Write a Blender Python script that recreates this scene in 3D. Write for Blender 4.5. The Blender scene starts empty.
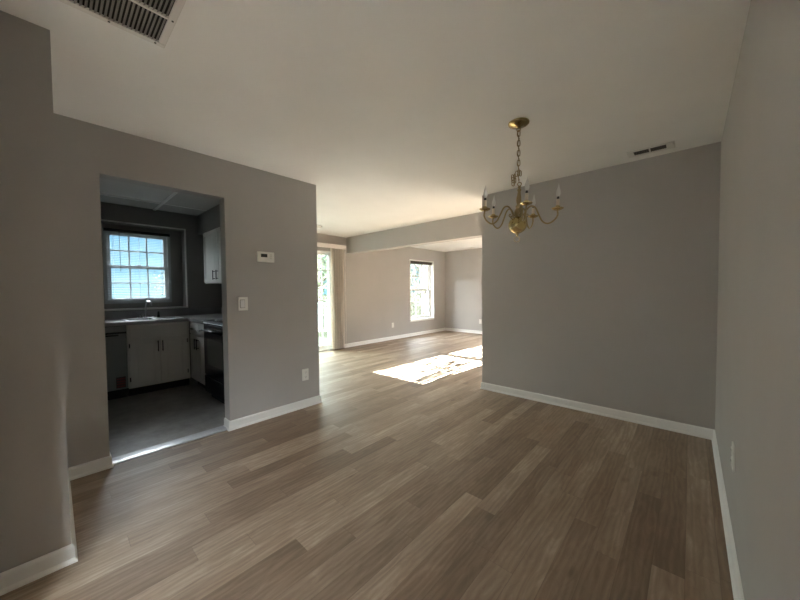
import bpy, bmesh, math, random
from mathutils import Vector, Matrix

random.seed(7)
SC = bpy.context.scene
COL = SC.collection

# ------------------------------------------------------------------ camera
CAM = Vector((0.0, 0.0, 1.26242))
FWD = Vector((-0.67381679, 0.73827717, -0.03029437))
RGT = Vector((0.73876812, 0.67390151, -0.00885551))
UPV = Vector((-0.0138776, 0.02834751, 0.99950179))
cd = bpy.data.cameras.new('camera')
cd.sensor_width = 36.0
cd.lens = 318.043 / 800 * 36.0
cd.clip_start = 0.02
cd.clip_end = 400
cam = bpy.data.objects.new('camera', cd)
COL.objects.link(cam)
cam.matrix_world = Matrix(((RGT.x, UPV.x, -FWD.x, CAM.x), (RGT.y, UPV.y, -FWD.y, CAM.y),
                           (RGT.z, UPV.z, -FWD.z, CAM.z), (0, 0, 0, 1)))
SC.camera = cam

# ------------------------------------------------------------------ world, sun, exposure
SUN_DIR = Vector((-0.05, -1.0, -0.3926)).normalized()
w = bpy.data.worlds.new('sky')
SC.world = w
w.use_nodes = True
wn = w.node_tree
wn.nodes.clear()
tcw = wn.nodes.new('ShaderNodeTexCoord')
spw = wn.nodes.new('ShaderNodeSeparateXYZ')
rpw = wn.nodes.new('ShaderNodeValToRGB')
rpw.color_ramp.elements[0].position = 0.0
rpw.color_ramp.elements[0].color = (0.125, 0.235, 0.30, 1)
rpw.color_ramp.elements[1].position = 0.8
rpw.color_ramp.elements[1].color = (19.0, 20.0, 21.5, 1)
e_ = rpw.color_ramp.elements.new(0.15)
e_.color = (0.095, 0.195, 0.285, 1)
e_ = rpw.color_ramp.elements.new(0.42)
e_.color = (16.0, 16.6, 17.8, 1)
bg = wn.nodes.new('ShaderNodeBackground')
bg.inputs['Strength'].default_value = 0.8
wo = wn.nodes.new('ShaderNodeOutputWorld')
wn.links.new(tcw.outputs['Generated'], spw.inputs[0])
wn.links.new(spw.outputs['Z'], rpw.inputs[0])
# sky brightened on the entry side as added fill, dimmed over the garden side
fill_ = wn.nodes.new('ShaderNodeMapRange')
fill_.inputs['From Min'].default_value = -0.6
fill_.inputs['From Max'].default_value = 0.6
fill_.inputs['To Min'].default_value = 0.42
fill_.inputs['To Max'].default_value = 1.25
up_ = wn.nodes.new('ShaderNodeMapRange')
up_.inputs['From Min'].default_value = 0.12
up_.inputs['From Max'].default_value = 0.35
mxw = wn.nodes.new('ShaderNodeMix')
mxw.data_type = 'FLOAT'
mxw.inputs[2].default_value = 1.0
wn.links.new(spw.outputs['X'], fill_.inputs['Value'])
wn.links.new(spw.outputs['Z'], up_.inputs['Value'])
wn.links.new(up_.outputs['Result'], mxw.inputs[0])
wn.links.new(fill_.outputs['Result'], mxw.inputs[3])
vmw = wn.nodes.new('ShaderNodeVectorMath')
vmw.operation = 'SCALE'
wn.links.new(rpw.outputs[0], vmw.inputs[0])
wn.links.new(mxw.outputs[0], vmw.inputs['Scale'])
wn.links.new(vmw.outputs[0], bg.inputs[0])
wn.links.new(bg.outputs[0], wo.inputs[0])

sl = bpy.data.lights.new('sun', 'SUN')
sl.energy = 56.0
sl.color = (1.0, 0.985, 0.965)
sl.angle = math.radians(0.12)
so = bpy.data.objects.new('sun', sl)
COL.objects.link(so)
so.rotation_euler = SUN_DIR.to_track_quat('-Z', 'Y').to_euler()
so.location = (0, 20, 12)

SC.view_settings.view_transform = 'Standard'
SC.view_settings.look = 'None'
SC.view_settings.exposure = 2.4
SC.view_settings.gamma = 1.0
SC.view_settings.use_curve_mapping = False
SC.cycles.max_bounces = 14
SC.cycles.diffuse_bounces = 8
SC.cycles.glossy_bounces = 5
SC.cycles.transparent_max_bounces = 16
SC.cycles.use_denoising = True
SC.cycles.sample_clamp_indirect = 20.0


def portal(name, loc, size, direction):
    l = bpy.data.lights.new(name, 'AREA')
    l.shape = 'RECTANGLE'
    l.size, l.size_y = size
    l.cycles.is_portal = True
    o = bpy.data.objects.new(name, l)
    COL.objects.link(o)
    o.location = loc
    o.rotation_euler = Vector(direction).to_track_quat('-Z', 'Y').to_euler()


# ------------------------------------------------------------------ materials
def new_mat(name):
    m = bpy.data.materials.new(name)
    m.use_nodes = True
    nt = m.node_tree
    b = nt.nodes.get('Principled BSDF')
    return m, nt, b


def noise_bump(nt, b, scale, strength, detail=3.0, dist=0.002):
    tc = nt.nodes.new('ShaderNodeTexCoord')
    n = nt.nodes.new('ShaderNodeTexNoise')
    n.inputs['Scale'].default_value = scale
    n.inputs['Detail'].default_value = detail
    bp = nt.nodes.new('ShaderNodeBump')
    bp.inputs['Strength'].default_value = strength
    bp.inputs['Distance'].default_value = dist
    nt.links.new(tc.outputs['Object'], n.inputs['Vector'])
    nt.links.new(n.outputs['Fac'], bp.inputs['Height'])
    nt.links.new(bp.outputs['Normal'], b.inputs['Normal'])
    return tc, n


def paint(name, col, rough=0.6, bump=0.0, scale=160, var=0.04, spec=0.3):
    m, nt, b = new_mat(name)
    b.inputs['Roughness'].default_value = rough
    b.inputs['Specular IOR Level'].default_value = spec
    tc = nt.nodes.new('ShaderNodeTexCoord')
    n = nt.nodes.new('ShaderNodeTexNoise')
    n.inputs['Scale'].default_value = 2.5
    n.inputs['Detail'].default_value = 4
    r = nt.nodes.new('ShaderNodeValToRGB')
    c = Vector(col)
    lo = c * (1 - var)
    hi = c * (1 + var)
    r.color_ramp.elements[0].position = 0.3
    r.color_ramp.elements[1].position = 0.7
    r.color_ramp.elements[0].color = (*lo, 1)
    r.color_ramp.elements[1].color = (*hi, 1)
    nt.links.new(tc.outputs['Object'], n.inputs['Vector'])
    nt.links.new(n.outputs['Fac'], r.inputs['Fac'])
    nt.links.new(r.outputs['Color'], b.inputs['Base Color'])
    if bump:
        noise_bump(nt, b, scale, bump)
    return m


def metal(name, col, rough, bump=0.0):
    m, nt, b = new_mat(name)
    b.inputs['Metallic'].default_value = 1.0
    b.inputs['Base Color'].default_value = (*col, 1)
    b.inputs['Roughness'].default_value = rough
    tc = nt.nodes.new('ShaderNodeTexCoord')
    n = nt.nodes.new('ShaderNodeTexNoise')
    n.inputs['Scale'].default_value = 30
    mr = nt.nodes.new('ShaderNodeMapRange')
    mr.inputs['To Min'].default_value = rough * 0.8
    mr.inputs['To Max'].default_value = rough * 1.25
    nt.links.new(tc.outputs['Object'], n.inputs['Vector'])
    nt.links.new(n.outputs['Fac'], mr.inputs['Value'])
    nt.links.new(mr.outputs['Result'], b.inputs['Roughness'])
    return m


def glass_mat(name, tint=(0.93, 0.96, 0.95), refl=0.06):
    m = bpy.data.materials.new(name)
    m.use_nodes = True
    nt = m.node_tree
    nt.nodes.clear()
    t = nt.nodes.new('ShaderNodeBsdfTransparent')
    t.inputs['Color'].default_value = (*tint, 1)
    g = nt.nodes.new('ShaderNodeBsdfGlossy')
    g.inputs['Roughness'].default_value = 0.02
    lw = nt.nodes.new('ShaderNodeLayerWeight')
    lw.inputs['Blend'].default_value = 0.5
    pw = nt.nodes.new('ShaderNodeMath')
    pw.operation = 'POWER'
    pw.inputs[1].default_value = 4.0
    f = nt.nodes.new('ShaderNodeMath')
    f.operation = 'MULTIPLY_ADD'
    f.inputs[1].default_value = 0.6
    f.inputs[2].default_value = refl * 0.5
    nt.links.new(lw.outputs['Facing'], pw.inputs[0])
    nt.links.new(pw.outputs[0], f.inputs[0])
    mx = nt.nodes.new('ShaderNodeMixShader')
    o = nt.nodes.new('ShaderNodeOutputMaterial')
    nt.links.new(f.outputs[0], mx.inputs[0])
    nt.links.new(t.outputs[0], mx.inputs[1])
    nt.links.new(g.outputs[0], mx.inputs[2])
    nt.links.new(mx.outputs[0], o.inputs[0])
    return m


def wood_floor():
    m, nt, b = new_mat('plank_floor')
    N, L = nt.nodes, nt.links

    def math_(op, a, b_=None):
        n = N.new('ShaderNodeMath')
        n.operation = op
        for i, v in enumerate((a, b_)):
            if v is None:
                continue
            if isinstance(v, (int, float)):
                n.inputs[i].default_value = v
            else:
                L.new(v, n.inputs[i])
        return n.outputs[0]
    tc = N.new('ShaderNodeTexCoord')
    sp = N.new('ShaderNodeSeparateXYZ')
    L.new(tc.outputs['Object'], sp.inputs[0])
    PW, PL = 0.113, 0.98
    u = math_('DIVIDE', sp.outputs['X'], PW)
    row = math_('FLOOR', u)
    wn1 = N.new('ShaderNodeTexWhiteNoise')
    wn1.noise_dimensions = '1D'
    L.new(row, wn1.inputs['W'])
    v = math_('ADD', math_('DIVIDE', sp.outputs['Y'], PL), math_('MULTIPLY', wn1.outputs['Value'], 7.0))
    plank = math_('FLOOR', v)
    cid = N.new('ShaderNodeCombineXYZ')
    L.new(row, cid.inputs[0])
    L.new(plank, cid.inputs[1])
    wn2 = N.new('ShaderNodeTexWhiteNoise')
    wn2.noise_dimensions = '3D'
    L.new(cid.outputs[0], wn2.inputs['Vector'])
    # grain coordinates: shifted per plank, stretched along the plank
    gx = math_('MULTIPLY', sp.outputs['X'], 24.0)
    gy = math_('ADD', math_('MULTIPLY', sp.outputs['Y'], 4.5), math_('MULTIPLY', wn2.outputs['Value'], 57.0))
    gc = N.new('ShaderNodeCombineXYZ')
    L.new(gx, gc.inputs[0])
    L.new(gy, gc.inputs[1])
    L.new(math_('MULTIPLY', wn2.outputs['Value'], 31.0), gc.inputs[2])
    g1 = N.new('ShaderNodeTexNoise')
    g1.inputs['Scale'].default_value = 1.0
    g1.inputs['Detail'].default_value = 9
    g1.inputs['Roughness'].default_value = 0.68
    g1.inputs['Distortion'].default_value = 1.1
    L.new(gc.outputs[0], g1.inputs['Vector'])
    # cathedral figure
    cx = math_('MULTIPLY', sp.outputs['X'], 7.0)
    cy = math_('ADD', math_('MULTIPLY', sp.outputs['Y'], 0.9), math_('MULTIPLY', wn2.outputs['Value'], 91.0))
    cc = N.new('ShaderNodeCombineXYZ')
    L.new(cx, cc.inputs[0])
    L.new(cy, cc.inputs[1])
    wv = N.new('ShaderNodeTexWave')
    wv.wave_type = 'BANDS'
    wv.bands_direction = 'X'
    wv.inputs['Scale'].default_value = 1.6
    wv.inputs['Distortion'].default_value = 9.0
    wv.inputs['Detail'].default_value = 2.5
    wv.inputs['Detail Scale'].default_value = 1.4
    L.new(cc.outputs[0], wv.inputs['Vector'])
    ramp = N.new('ShaderNodeValToRGB')
    cr = ramp.color_ramp
    cr.elements[0].position = 0.0
    cr.elements[0].color = (0.165, 0.110, 0.073, 1)
    cr.elements[1].position = 1.0
    cr.elements[1].color = (0.455, 0.358, 0.265, 1)
    e = cr.elements.new(0.35)
    e.color = (0.240, 0.168, 0.115, 1)
    e = cr.elements.new(0.7)
    e.color = (0.325, 0.240, 0.172, 1)
    bc = N.new('ShaderNodeCombineXYZ')
    L.new(math_('MULTIPLY', sp.outputs['X'], 5.5), bc.inputs[0])
    L.new(math_('ADD', math_('MULTIPLY', sp.outputs['Y'], 1.5), math_('MULTIPLY', wn2.outputs['Value'], 133.0)), bc.inputs[1])
    g2 = N.new('ShaderNodeTexNoise')
    g2.inputs['Scale'].default_value = 1.0
    g2.inputs['Detail'].default_value = 3
    L.new(bc.outputs[0], g2.inputs['Vector'])
    tone = math_('ADD', math_('ADD', math_('MULTIPLY', wn2.outputs['Value'], 0.60), math_('MULTIPLY', math_('SUBTRACT', g2.outputs['Fac'], 0.42), 0.95)),
                 math_('ADD', math_('MULTIPLY', math_('SUBTRACT', g1.outputs['Fac'], 0.5), 1.15),
                       math_('MULTIPLY', wv.outputs['Fac'], 0.18)))
    kv = N.new('ShaderNodeTexVoronoi')
    kv.inputs['Scale'].default_value = 1.0
    kc = N.new('ShaderNodeCombineXYZ')
    L.new(math_('MULTIPLY', sp.outputs['X'], 4.2), kc.inputs[0])
    L.new(math_('ADD', math_('MULTIPLY', sp.outputs['Y'], 2.1), math_('MULTIPLY', wn2.outputs['Value'], 17.0)), kc.inputs[1])
    L.new(kc.outputs[0], kv.inputs['Vector'])
    kn = math_('MAXIMUM', math_('SUBTRACT', 1.0, math_('MULTIPLY', kv.outputs['Distance'], 9.0)), 0.0)
    tone = math_('SUBTRACT', tone, math_('MULTIPLY', kn, 0.45))
    L.new(tone, ramp.inputs['Fac'])
    # joints
    fu = math_('FRACT', u)
    fv = math_('FRACT', v)
    eu = math_('LESS_THAN', math_('MINIMUM', fu, math_('SUBTRACT', 1.0, fu)), 0.009)
    ev = math_('LESS_THAN', math_('MINIMUM', fv, math_('SUBTRACT', 1.0, fv)), 0.0011)
    gap = math_('MAXIMUM', eu, ev)
    mix = N.new('ShaderNodeMixRGB')
    mix.blend_type = 'MULTIPLY'
    L.new(math_('MULTIPLY', gap, 0.35), mix.inputs[0])
    L.new(ramp.outputs[0], mix.inputs[1])
    mix.inputs[2].default_value = (0.25, 0.2, 0.17, 1)
    L.new(mix.outputs[0], b.inputs['Base Color'])
    rr = math_('ADD', 0.36, math_('MULTIPLY', g1.outputs['Fac'], 0.22))
    L.new(rr, b.inputs['Roughness'])
    b.inputs['Specular IOR Level'].default_value = 0.5
    bp = N.new('ShaderNodeBump')
    bp.inputs['Strength'].default_value = 0.25
    bp.inputs['Distance'].default_value = 0.0015
    L.new(math_('SUBTRACT', g1.outputs['Fac'], math_('MULTIPLY', gap, 0.8)), bp.inputs['Height'])
    L.new(bp.outputs[0], b.inputs['Normal'])
    return m


def ground_mat():
    m, nt, b = new_mat('lawn')
    tc = nt.nodes.new('ShaderNodeTexCoord')
    n = nt.nodes.new('ShaderNodeTexNoise')
    n.inputs['Scale'].default_value = 0.8
    n.inputs['Detail'].default_value = 8
    r = nt.nodes.new('ShaderNodeValToRGB')
    r.color_ramp.elements[0].color = (0.007, 0.008, 0.005, 1)
    r.color_ramp.elements[1].color = (0.017, 0.017, 0.013, 1)
    nt.links.new(tc.outputs['Object'], n.inputs['Vector'])
    nt.links.new(n.outputs['Fac'], r.inputs['Fac'])
    nt.links.new(r.outputs['Color'], b.inputs['Base Color'])
    b.inputs['Roughness'].default_value = 0.9
    b.inputs['Specular IOR Level'].default_value = 0.0
    return m


def leaf_mat(name, c1, c2):
    m, nt, b = new_mat(name)
    tc = nt.nodes.new('ShaderNodeTexCoord')
    n = nt.nodes.new('ShaderNodeTexNoise')
    n.inputs['Scale'].default_value = 3.0
    n.inputs['Detail'].default_value = 5
    r = nt.nodes.new('ShaderNodeValToRGB')
    r.color_ramp.elements[0].position = 0.35
    r.color_ramp.elements[1].position = 0.65
    r.color_ramp.elements[0].color = (*c1, 1)
    r.color_ramp.elements[1].color = (*c2, 1)
    nt.links.new(tc.outputs['Object'], n.inputs['Vector'])
    nt.links.new(n.outputs['Fac'], r.inputs['Fac'])
    nt.links.new(r.outputs['Color'], b.inputs['Base Color'])
    b.inputs['Roughness'].default_value = 0.7
    b.inputs['Specular IOR Level'].default_value = 0.0
    return m


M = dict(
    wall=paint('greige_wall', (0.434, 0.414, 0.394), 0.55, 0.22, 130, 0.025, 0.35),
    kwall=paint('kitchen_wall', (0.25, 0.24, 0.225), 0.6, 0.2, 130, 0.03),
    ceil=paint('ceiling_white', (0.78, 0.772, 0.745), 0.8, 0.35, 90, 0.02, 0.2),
    trim=paint('trim_white', (0.80, 0.79, 0.765), 0.35, 0, var=0.01, spec=0.5),
    vinyl=paint('vinyl_white', (0.78, 0.78, 0.77), 0.4, 0, var=0.01, spec=0.5),
    shadedvinyl=paint('backlit_white_vinyl', (0.36, 0.38, 0.39), 0.5, 0, var=0.02),  # white vinyl darkened: its backlit shade is put into the colour
    floor=wood_floor(),
    cab=paint('cabinet_white', (0.76, 0.74, 0.70), 0.45, 0, var=0.03),
    black=paint('black_hardware', (0.012, 0.012, 0.013), 0.4, 0),
    enamel=paint('black_enamel', (0.006, 0.007, 0.010), 0.22, 0, spec=0.2),
    dark=paint('dark_recess', (0.018, 0.017, 0.016), 0.8, 0),
    dw=paint('dishwasher_steel', (0.22, 0.235, 0.225), 0.38, 0, var=0.04, spec=0.6),
    counter=paint('countertop', (0.34, 0.33, 0.33), 0.25, 0, var=0.15, spec=0.5),
    red=paint('label_red', (0.24, 0.05, 0.05), 0.6, 0),
    paper=paint('label_paper', (0.08, 0.06, 0.06), 0.7, 0),
    plastic=paint('plate_white', (0.80, 0.79, 0.75), 0.35, 0, var=0.01, spec=0.5),
    screen=paint('screen_grey', (0.05, 0.055, 0.05), 0.2, 0, spec=0.6),
    vane=paint('vane_fabric', (0.84, 0.79, 0.73), 0.7, 0, var=0.03),
    valance=paint('valance_white', (0.80, 0.75, 0.72), 0.5, 0, var=0.02),
    slat=paint('blind_slat', (0.45, 0.47, 0.48), 0.5, 0, var=0.02),
    brownblind=paint('blind_brown', (0.10, 0.085, 0.075), 0.6, 0),
    grille=paint('grille_white', (0.66, 0.64, 0.60), 0.5, 0, var=0.02),
    louver=paint('louver_grey', (0.30, 0.285, 0.265), 0.5, 0, var=0.05),
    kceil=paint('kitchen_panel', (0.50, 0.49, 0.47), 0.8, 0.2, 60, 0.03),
    brass=metal('brass', (0.56, 0.43, 0.20), 0.22),
    darkbrass=metal('aged_brass', (0.30, 0.225, 0.115), 0.30),
    chrome=metal('chrome', (0.75, 0.76, 0.78), 0.15),
    steel=metal('sink_steel', (0.55, 0.56, 0.57), 0.32),
    alu=metal('threshold_metal', (0.50, 0.50, 0.52), 0.34),
    candle=paint('candle_sleeve', (0.60, 0.52, 0.42), 0.45, 0, var=0.05),
    bark=paint('bark', (0.13, 0.10, 0.08), 0.9, 0.5, 20, 0.3),
    deck=paint('deck_boards', (0.04, 0.038, 0.035), 0.9, 0.2, 30, 0.1, 0.0),
    lawn=ground_mat(),
    leaf_a=leaf_mat('leaf_pale', (0.05, 0.052, 0.038), (0.12, 0.12, 0.095)),
    leaf_b=leaf_mat('leaf_green', (0.035, 0.042, 0.026), (0.085, 0.092, 0.062)),
    leaf_c=leaf_mat('leaf_tan', (0.06, 0.055, 0.042), (0.125, 0.112, 0.09)),
    glass=glass_mat('window_glass'),
    greenglass=glass_mat('door_glass', (0.86, 0.94, 0.90)),
)

nt = M['vane'].node_tree
pb = nt.nodes['Principled BSDF']
tl = nt.nodes.new('ShaderNodeBsdfTranslucent')
tl.inputs['Color'].default_value = (0.86, 0.81, 0.74, 1)
mx = nt.nodes.new('ShaderNodeMixShader')
mx.inputs[0].default_value = 0.3
nt.links.new(pb.outputs[0], mx.inputs[1])
nt.links.new(tl.outputs[0], mx.inputs[2])
nt.links.new(mx.outputs[0], nt.nodes['Material Output'].inputs['Surface'])

m, nt, b = new_mat('bulb_glass')
b.inputs['Base Color'].default_value = (0.95, 0.95, 0.93, 1)
b.inputs['Roughness'].default_value = 0.12
b.inputs['Transmission Weight'].default_value = 0.35
b.inputs['IOR'].default_value = 1.2
M['bulb'] = m


def vinyl_tile():
    m, nt, b = new_mat('kitchen_vinyl')
    tc = nt.nodes.new('ShaderNodeTexCoord')
    n = nt.nodes.new('ShaderNodeTexNoise')
    n.inputs['Scale'].default_value = 7
    n.inputs['Detail'].default_value = 8
    n.inputs['Roughness'].default_value = 0.65
    r = nt.nodes.new('ShaderNodeValToRGB')
    r.color_ramp.elements[0].position = 0.3
    r.color_ramp.elements[1].position = 0.72
    r.color_ramp.elements[0].color = (0.22, 0.205, 0.19, 1)
    r.color_ramp.elements[1].color = (0.38, 0.36, 0.335, 1)
    nt.links.new(tc.outputs['Object'], n.inputs['Vector'])
    nt.links.new(n.outputs['Fac'], r.inputs['Fac'])
    nt.links.new(r.outputs['Color'], b.inputs['Base Color'])
    b.inputs['Roughness'].default_value = 0.42
    return m


M['kfloor'] = vinyl_tile()


# ------------------------------------------------------------------ mesh helpers
def box(bm, x0, x1, y0, y1, z0, z1, bev=0.0):
    vs = [bm.verts.new((x, y, z)) for x in (x0, x1) for y in (y0, y1) for z in (z0, z1)]
    f = [(0, 1, 3, 2), (4, 6, 7, 5), (0, 4, 5, 1), (2, 3, 7, 6), (0, 2, 6, 4), (1, 5, 7, 3)]
    fs = [bm.faces.new([vs[i] for i in q]) for q in f]
    if bev > 0:
        es = list({e for q in fs for e in q.edges})
        bmesh.ops.bevel(bm, geom=es, offset=bev, segments=2, affect='EDGES', profile=0.5)
    return bm


def boxes(*args, bev=0.0):
    bm = bmesh.new()
    for a in args:
        box(bm, *a, bev=bev)
    return bm


def frame_axes(t):
    t = t.normalized()
    a = Vector((0, 0, 1)) if abs(t.z) < 0.9 else Vector((1, 0, 0))
    n = t.cross(a).normalized()
    return n, t.cross(n).normalized()


def tube(bm, pts, rad, seg=8, cap=True, closed=False):
    pts = [Vector(p) for p in pts]
    n = len(pts)
    rads = rad if isinstance(rad, (list, tuple)) else [rad] * n
    rings = []
    up = None
    for i in range(n):
        if closed:
            t = pts[(i + 1) % n] - pts[i - 1]
        else:
            t = pts[min(i + 1, n - 1)] - pts[max(i - 1, 0)]
        t.normalize()
        if up is None:
            up, bi = frame_axes(t)
        else:
            up = (up - t * up.dot(t)).normalized()
            bi = t.cross(up).normalized()
        rings.append([bm.verts.new(pts[i] + (up * math.cos(k / seg * math.tau) + bi * math.sin(k / seg * math.tau)) * rads[i])
                      for k in range(seg)])
    last = n if closed else n - 1
    for i in range(last):
        a, c = rings[i], rings[(i + 1) % n]
        for k in range(seg):
            f = bm.faces.new((a[k], a[(k + 1) % seg], c[(k + 1) % seg], c[k]))
            f.smooth = True
    if cap and not closed:
        bm.faces.new(list(reversed(rings[0])))
        bm.faces.new(rings[-1])
    return bm


def lathe(bm, prof, cx, cy, seg=24, smooth=True):
    """prof: (radius, z) from top to bottom; radius 0 closes."""
    rings = []
    for r, z in prof:
        if r < 1e-6:
            rings.append([bm.verts.new((cx, cy, z))])
        else:
            rings.append([bm.verts.new((cx + r * math.cos(k / seg * math.tau), cy + r * math.sin(k / seg * math.tau), z))
                          for k in range(seg)])
    for a, c in zip(rings, rings[1:]):
        for k in range(seg):
            q = [a[k % len(a)], a[(k + 1) % seg % len(a)], c[(k + 1) % seg % len(c)], c[k % len(c)]]
            u = []
            for v in q:
                if v not in u:
                    u.append(v)
            if len(u) >= 3:
                f = bm.faces.new(u)
                f.smooth = smooth
    return bm


def spline(pts, n=6):
    """Catmull-Rom through pts."""
    P = [Vector(p) for p in pts]
    P = [P[0] * 2 - P[1]] + P + [P[-1] * 2 - P[-2]]
    out = []
    for i in range(1, len(P) - 2):
        for k in range(n):
            t = k / n
            a, b_, c, d = P[i - 1], P[i], P[i + 1], P[i + 2]
            out.append(0.5 * ((2 * b_) + (c - a) * t + (2 * a - 5 * b_ + 4 * c - d) * t * t + (3 * b_ - a - 3 * c + d) * t ** 3))
    out.append(P[-2])
    return out


def root_loc(o):
    while o.parent:
        o = o.parent
    return Vector(o.location)


def obj(name, bm, mat, parent=None, loc=(0, 0, 0), label=None):
    """links bm (world coordinates) as one mesh; children keep the root's origin"""
    L = root_loc(parent) if parent else Vector(loc)
    bmesh.ops.recalc_face_normals(bm, faces=bm.faces)
    bmesh.ops.translate(bm, verts=bm.verts, vec=-L)
    me = bpy.data.meshes.new(name)
    bm.to_mesh(me)
    bm.free()
    me.materials.append(M[mat] if isinstance(mat, str) else mat)
    o = bpy.data.objects.new(name, me)
    COL.objects.link(o)
    if parent:
        o.parent = parent
    else:
        o.location = L
    if label:
        o['label'] = label
    return o


def tag(o, label, cat, group=None, kind=None):
    o['label'] = label
    o['category'] = cat
    if group:
        o['group'] = group
    if kind:
        o['kind'] = kind
    return o


def thing(name, label, cat, loc, group=None, kind=None):
    o = bpy.data.objects.new(name, None)
    o.empty_display_size = 0.1
    COL.objects.link(o)
    o.location = loc
    return tag(o, label, cat, group, kind)


def struct(name, bm, mat, label, cat, parent=None):
    o = obj(name, bm, mat, parent)
    if parent is None:
        tag(o, label, cat, kind='structure')
    return o


# ------------------------------------------------------------------ room numbers
H = 2.44
XK, XKI = -3.0871, -3.2111          # dining face and kitchen face of the kitchen wall
YKE, YKI = 2.0164, 1.880            # living face and kitchen face of the kitchen's far wall
XW = -5.643                         # exterior wall, inner face
XWO = -5.90
XR = 0.1672                         # right wall
YP, YP2, XE = 3.6741, 3.800, -1.9465  # partition
XF, YF = -2.1331, 0.0295            # foreground wall
YB, YBO = 8.2621, 8.50              # back wall
YR = -2.6                           # wall behind the camera
YKL = -1.3                          # kitchen's near wall
D0, D1, DZ = 0.2517, 1.0664, 2.1058  # doorway in the kitchen wall


def holed(axis, a0, a1, u0, u1, z0, z1, holes):
    """wall slab as ONE mesh with rectangular openings; u along the wall; holes: (ua,ub,za,zb)"""
    bm = bmesh.new()
    us = sorted({u0, u1, *[h[0] for h in holes], *[h[1] for h in holes]})
    for ua, ub in zip(us, us[1:]):
        um = (ua + ub) / 2
        zs = [z0]
        for h in sorted([h for h in holes if h[0] < um < h[1]], key=lambda h: h[2]):
            zs += [h[2], h[3]]
        zs.append(z1)
        for za, zb in zip(zs[::2], zs[1::2]):
            if zb - za > 1e-4:
                if axis == 'x':
                    box(bm, a0, a1, ua, ub, za, zb)
                else:
                    box(bm, ua, ub, a0, a1, za, zb)
    return bm


# openings
KW = (0.425, 1.372, 1.045, 2.195)       # kitchen window recess (y, y, z, z)
SD = (2.25, 4.09, 0.0, 2.10)            # sliding door
W2 = (6.60, 7.66, 0.455, 2.085)         # living room window
W3 = (-3.44, -2.30, 0.455, 2.085)       # back wall windows
W_FILL = (-2.42, -1.22, 0.25, 2.085)      # unseen window added in the right wall to fill the near room
W_ADDED = (-1.70, -0.73, 0.455, 2.085)  # unseen second window, added so more sun bounces behind the partition

# ------------------------------------------------------------------ structure
struct('floor', boxes((XKI + 0.06, XR, YR, YKE, -0.12, 0), (XW, XKI + 0.06, YKE - 0.07, YKE, -0.12, 0),
                      (XW, XR, YKE, YB, -0.12, 0)), 'floor', 'brown wood plank floor running through dining and living rooms', 'floor')
struct('floor_kitchen', boxes((XW, XKI + 0.06, YKL, YKE - 0.07, -0.12, -0.001)), 'kfloor',
       'grey mottled vinyl floor inside the kitchen', 'floor')
struct('ceiling', boxes((XKI, XR + .13, YR - .13, YBO, H, H + .15), (XWO, XKI, YKI, YBO, H, H + .15)), 'ceil',
       'white painted ceiling over dining and living rooms', 'ceiling')
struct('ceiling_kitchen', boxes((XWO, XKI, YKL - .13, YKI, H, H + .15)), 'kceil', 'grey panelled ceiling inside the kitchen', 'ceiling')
struct('wall_right', holed('x', XR, XR + .13, YR - .13, YBO, -.12, H, [W_FILL]), 'wall', 'grey wall along the right edge of the room', 'wall')
bm = bmesh.new()
pl = [(YR, -.12), (D0, -.12), (D0, DZ), (D1, DZ), (D1, -.12), (YKE, -.12), (YKE, H + .02), (YR, H + .02)]
fa = [bm.verts.new((XKI, y, z)) for y, z in pl]
fb = [bm.verts.new((XK, y, z)) for y, z in pl]
for k in range(len(pl)):
    bm.faces.new((fa[k], fa[(k + 1) % len(pl)], fb[(k + 1) % len(pl)], fb[k]))
bm.faces.new(list(reversed(fa)))
bm.faces.new(fb)
be = [e for e in bm.edges if e.calc_face_angle(0) > 1 and all(v.co.z > -.2 for v in e.verts)
      and not all(v.co.z > H for v in e.verts) and not all(v.co.z < 0 for v in e.verts) and not all(v.co.y < YR + .01 for v in e.verts)
      and any(abs(v.co.y - yy) < .001 for v in e.verts for yy in (D0, D1, YKE))]
bmesh.ops.bevel(bm, geom=be, offset=.009, segments=3, affect='EDGES', profile=.5)
struct('wall_kitchen', bm, 'wall',
       'grey wall with the cased opening to the kitchen', 'wall')
struct('wall_kitchen_far', boxes((XW, XKI, YKI, YKE, -.12, H)), 'wall', 'wall between kitchen and living room', 'wall')
struct('wall_foyer', boxes((XK, XF, YR, YF, -.12, H)), 'wall', 'dark shaded wall at the left edge of the photo', 'wall')
struct('wall_partition', boxes((XE, XR, YP, YP2, -.12, H)), 'wall', 'grey partition wall behind the chandelier', 'wall')
struct('wall_left', holed('x', XWO, XW, YKL, YBO, -.12, H, [KW, SD, W2]), 'wall',
       'far left exterior wall with window and sliding door', 'wall')
struct('wall_back', holed('y', YB, YBO, XW, XR, -.12, H, [W3, W_ADDED]), 'wall', 'far end wall of the living room', 'wall')
struct('wall_rear', boxes((XF - .02, XR, YR - .13, YR, -.12, H)), 'wall', 'wall behind the photographer', 'wall')
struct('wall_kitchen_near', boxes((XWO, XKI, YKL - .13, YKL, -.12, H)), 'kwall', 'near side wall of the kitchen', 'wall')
struct('wall_shade_stub', boxes((XF, -1.75, -.32, -.21, 0, H)), 'wall', 'unseen wall stub added to shade the dark left wall', 'wall')  # added out of view to keep the fill window's light off the left wall
struct('ceiling_beam', boxes((XW, XR, 4.4371, 4.63, 2.0907, H)), 'wall', 'grey boxed beam under the living room ceiling', 'beam')
struct('wall_soffit', boxes((XW, XKI, 1.55, YKI, 2.15, H)), 'kwall', 'soffit above the kitchen wall cabinet', 'soffit')
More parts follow.
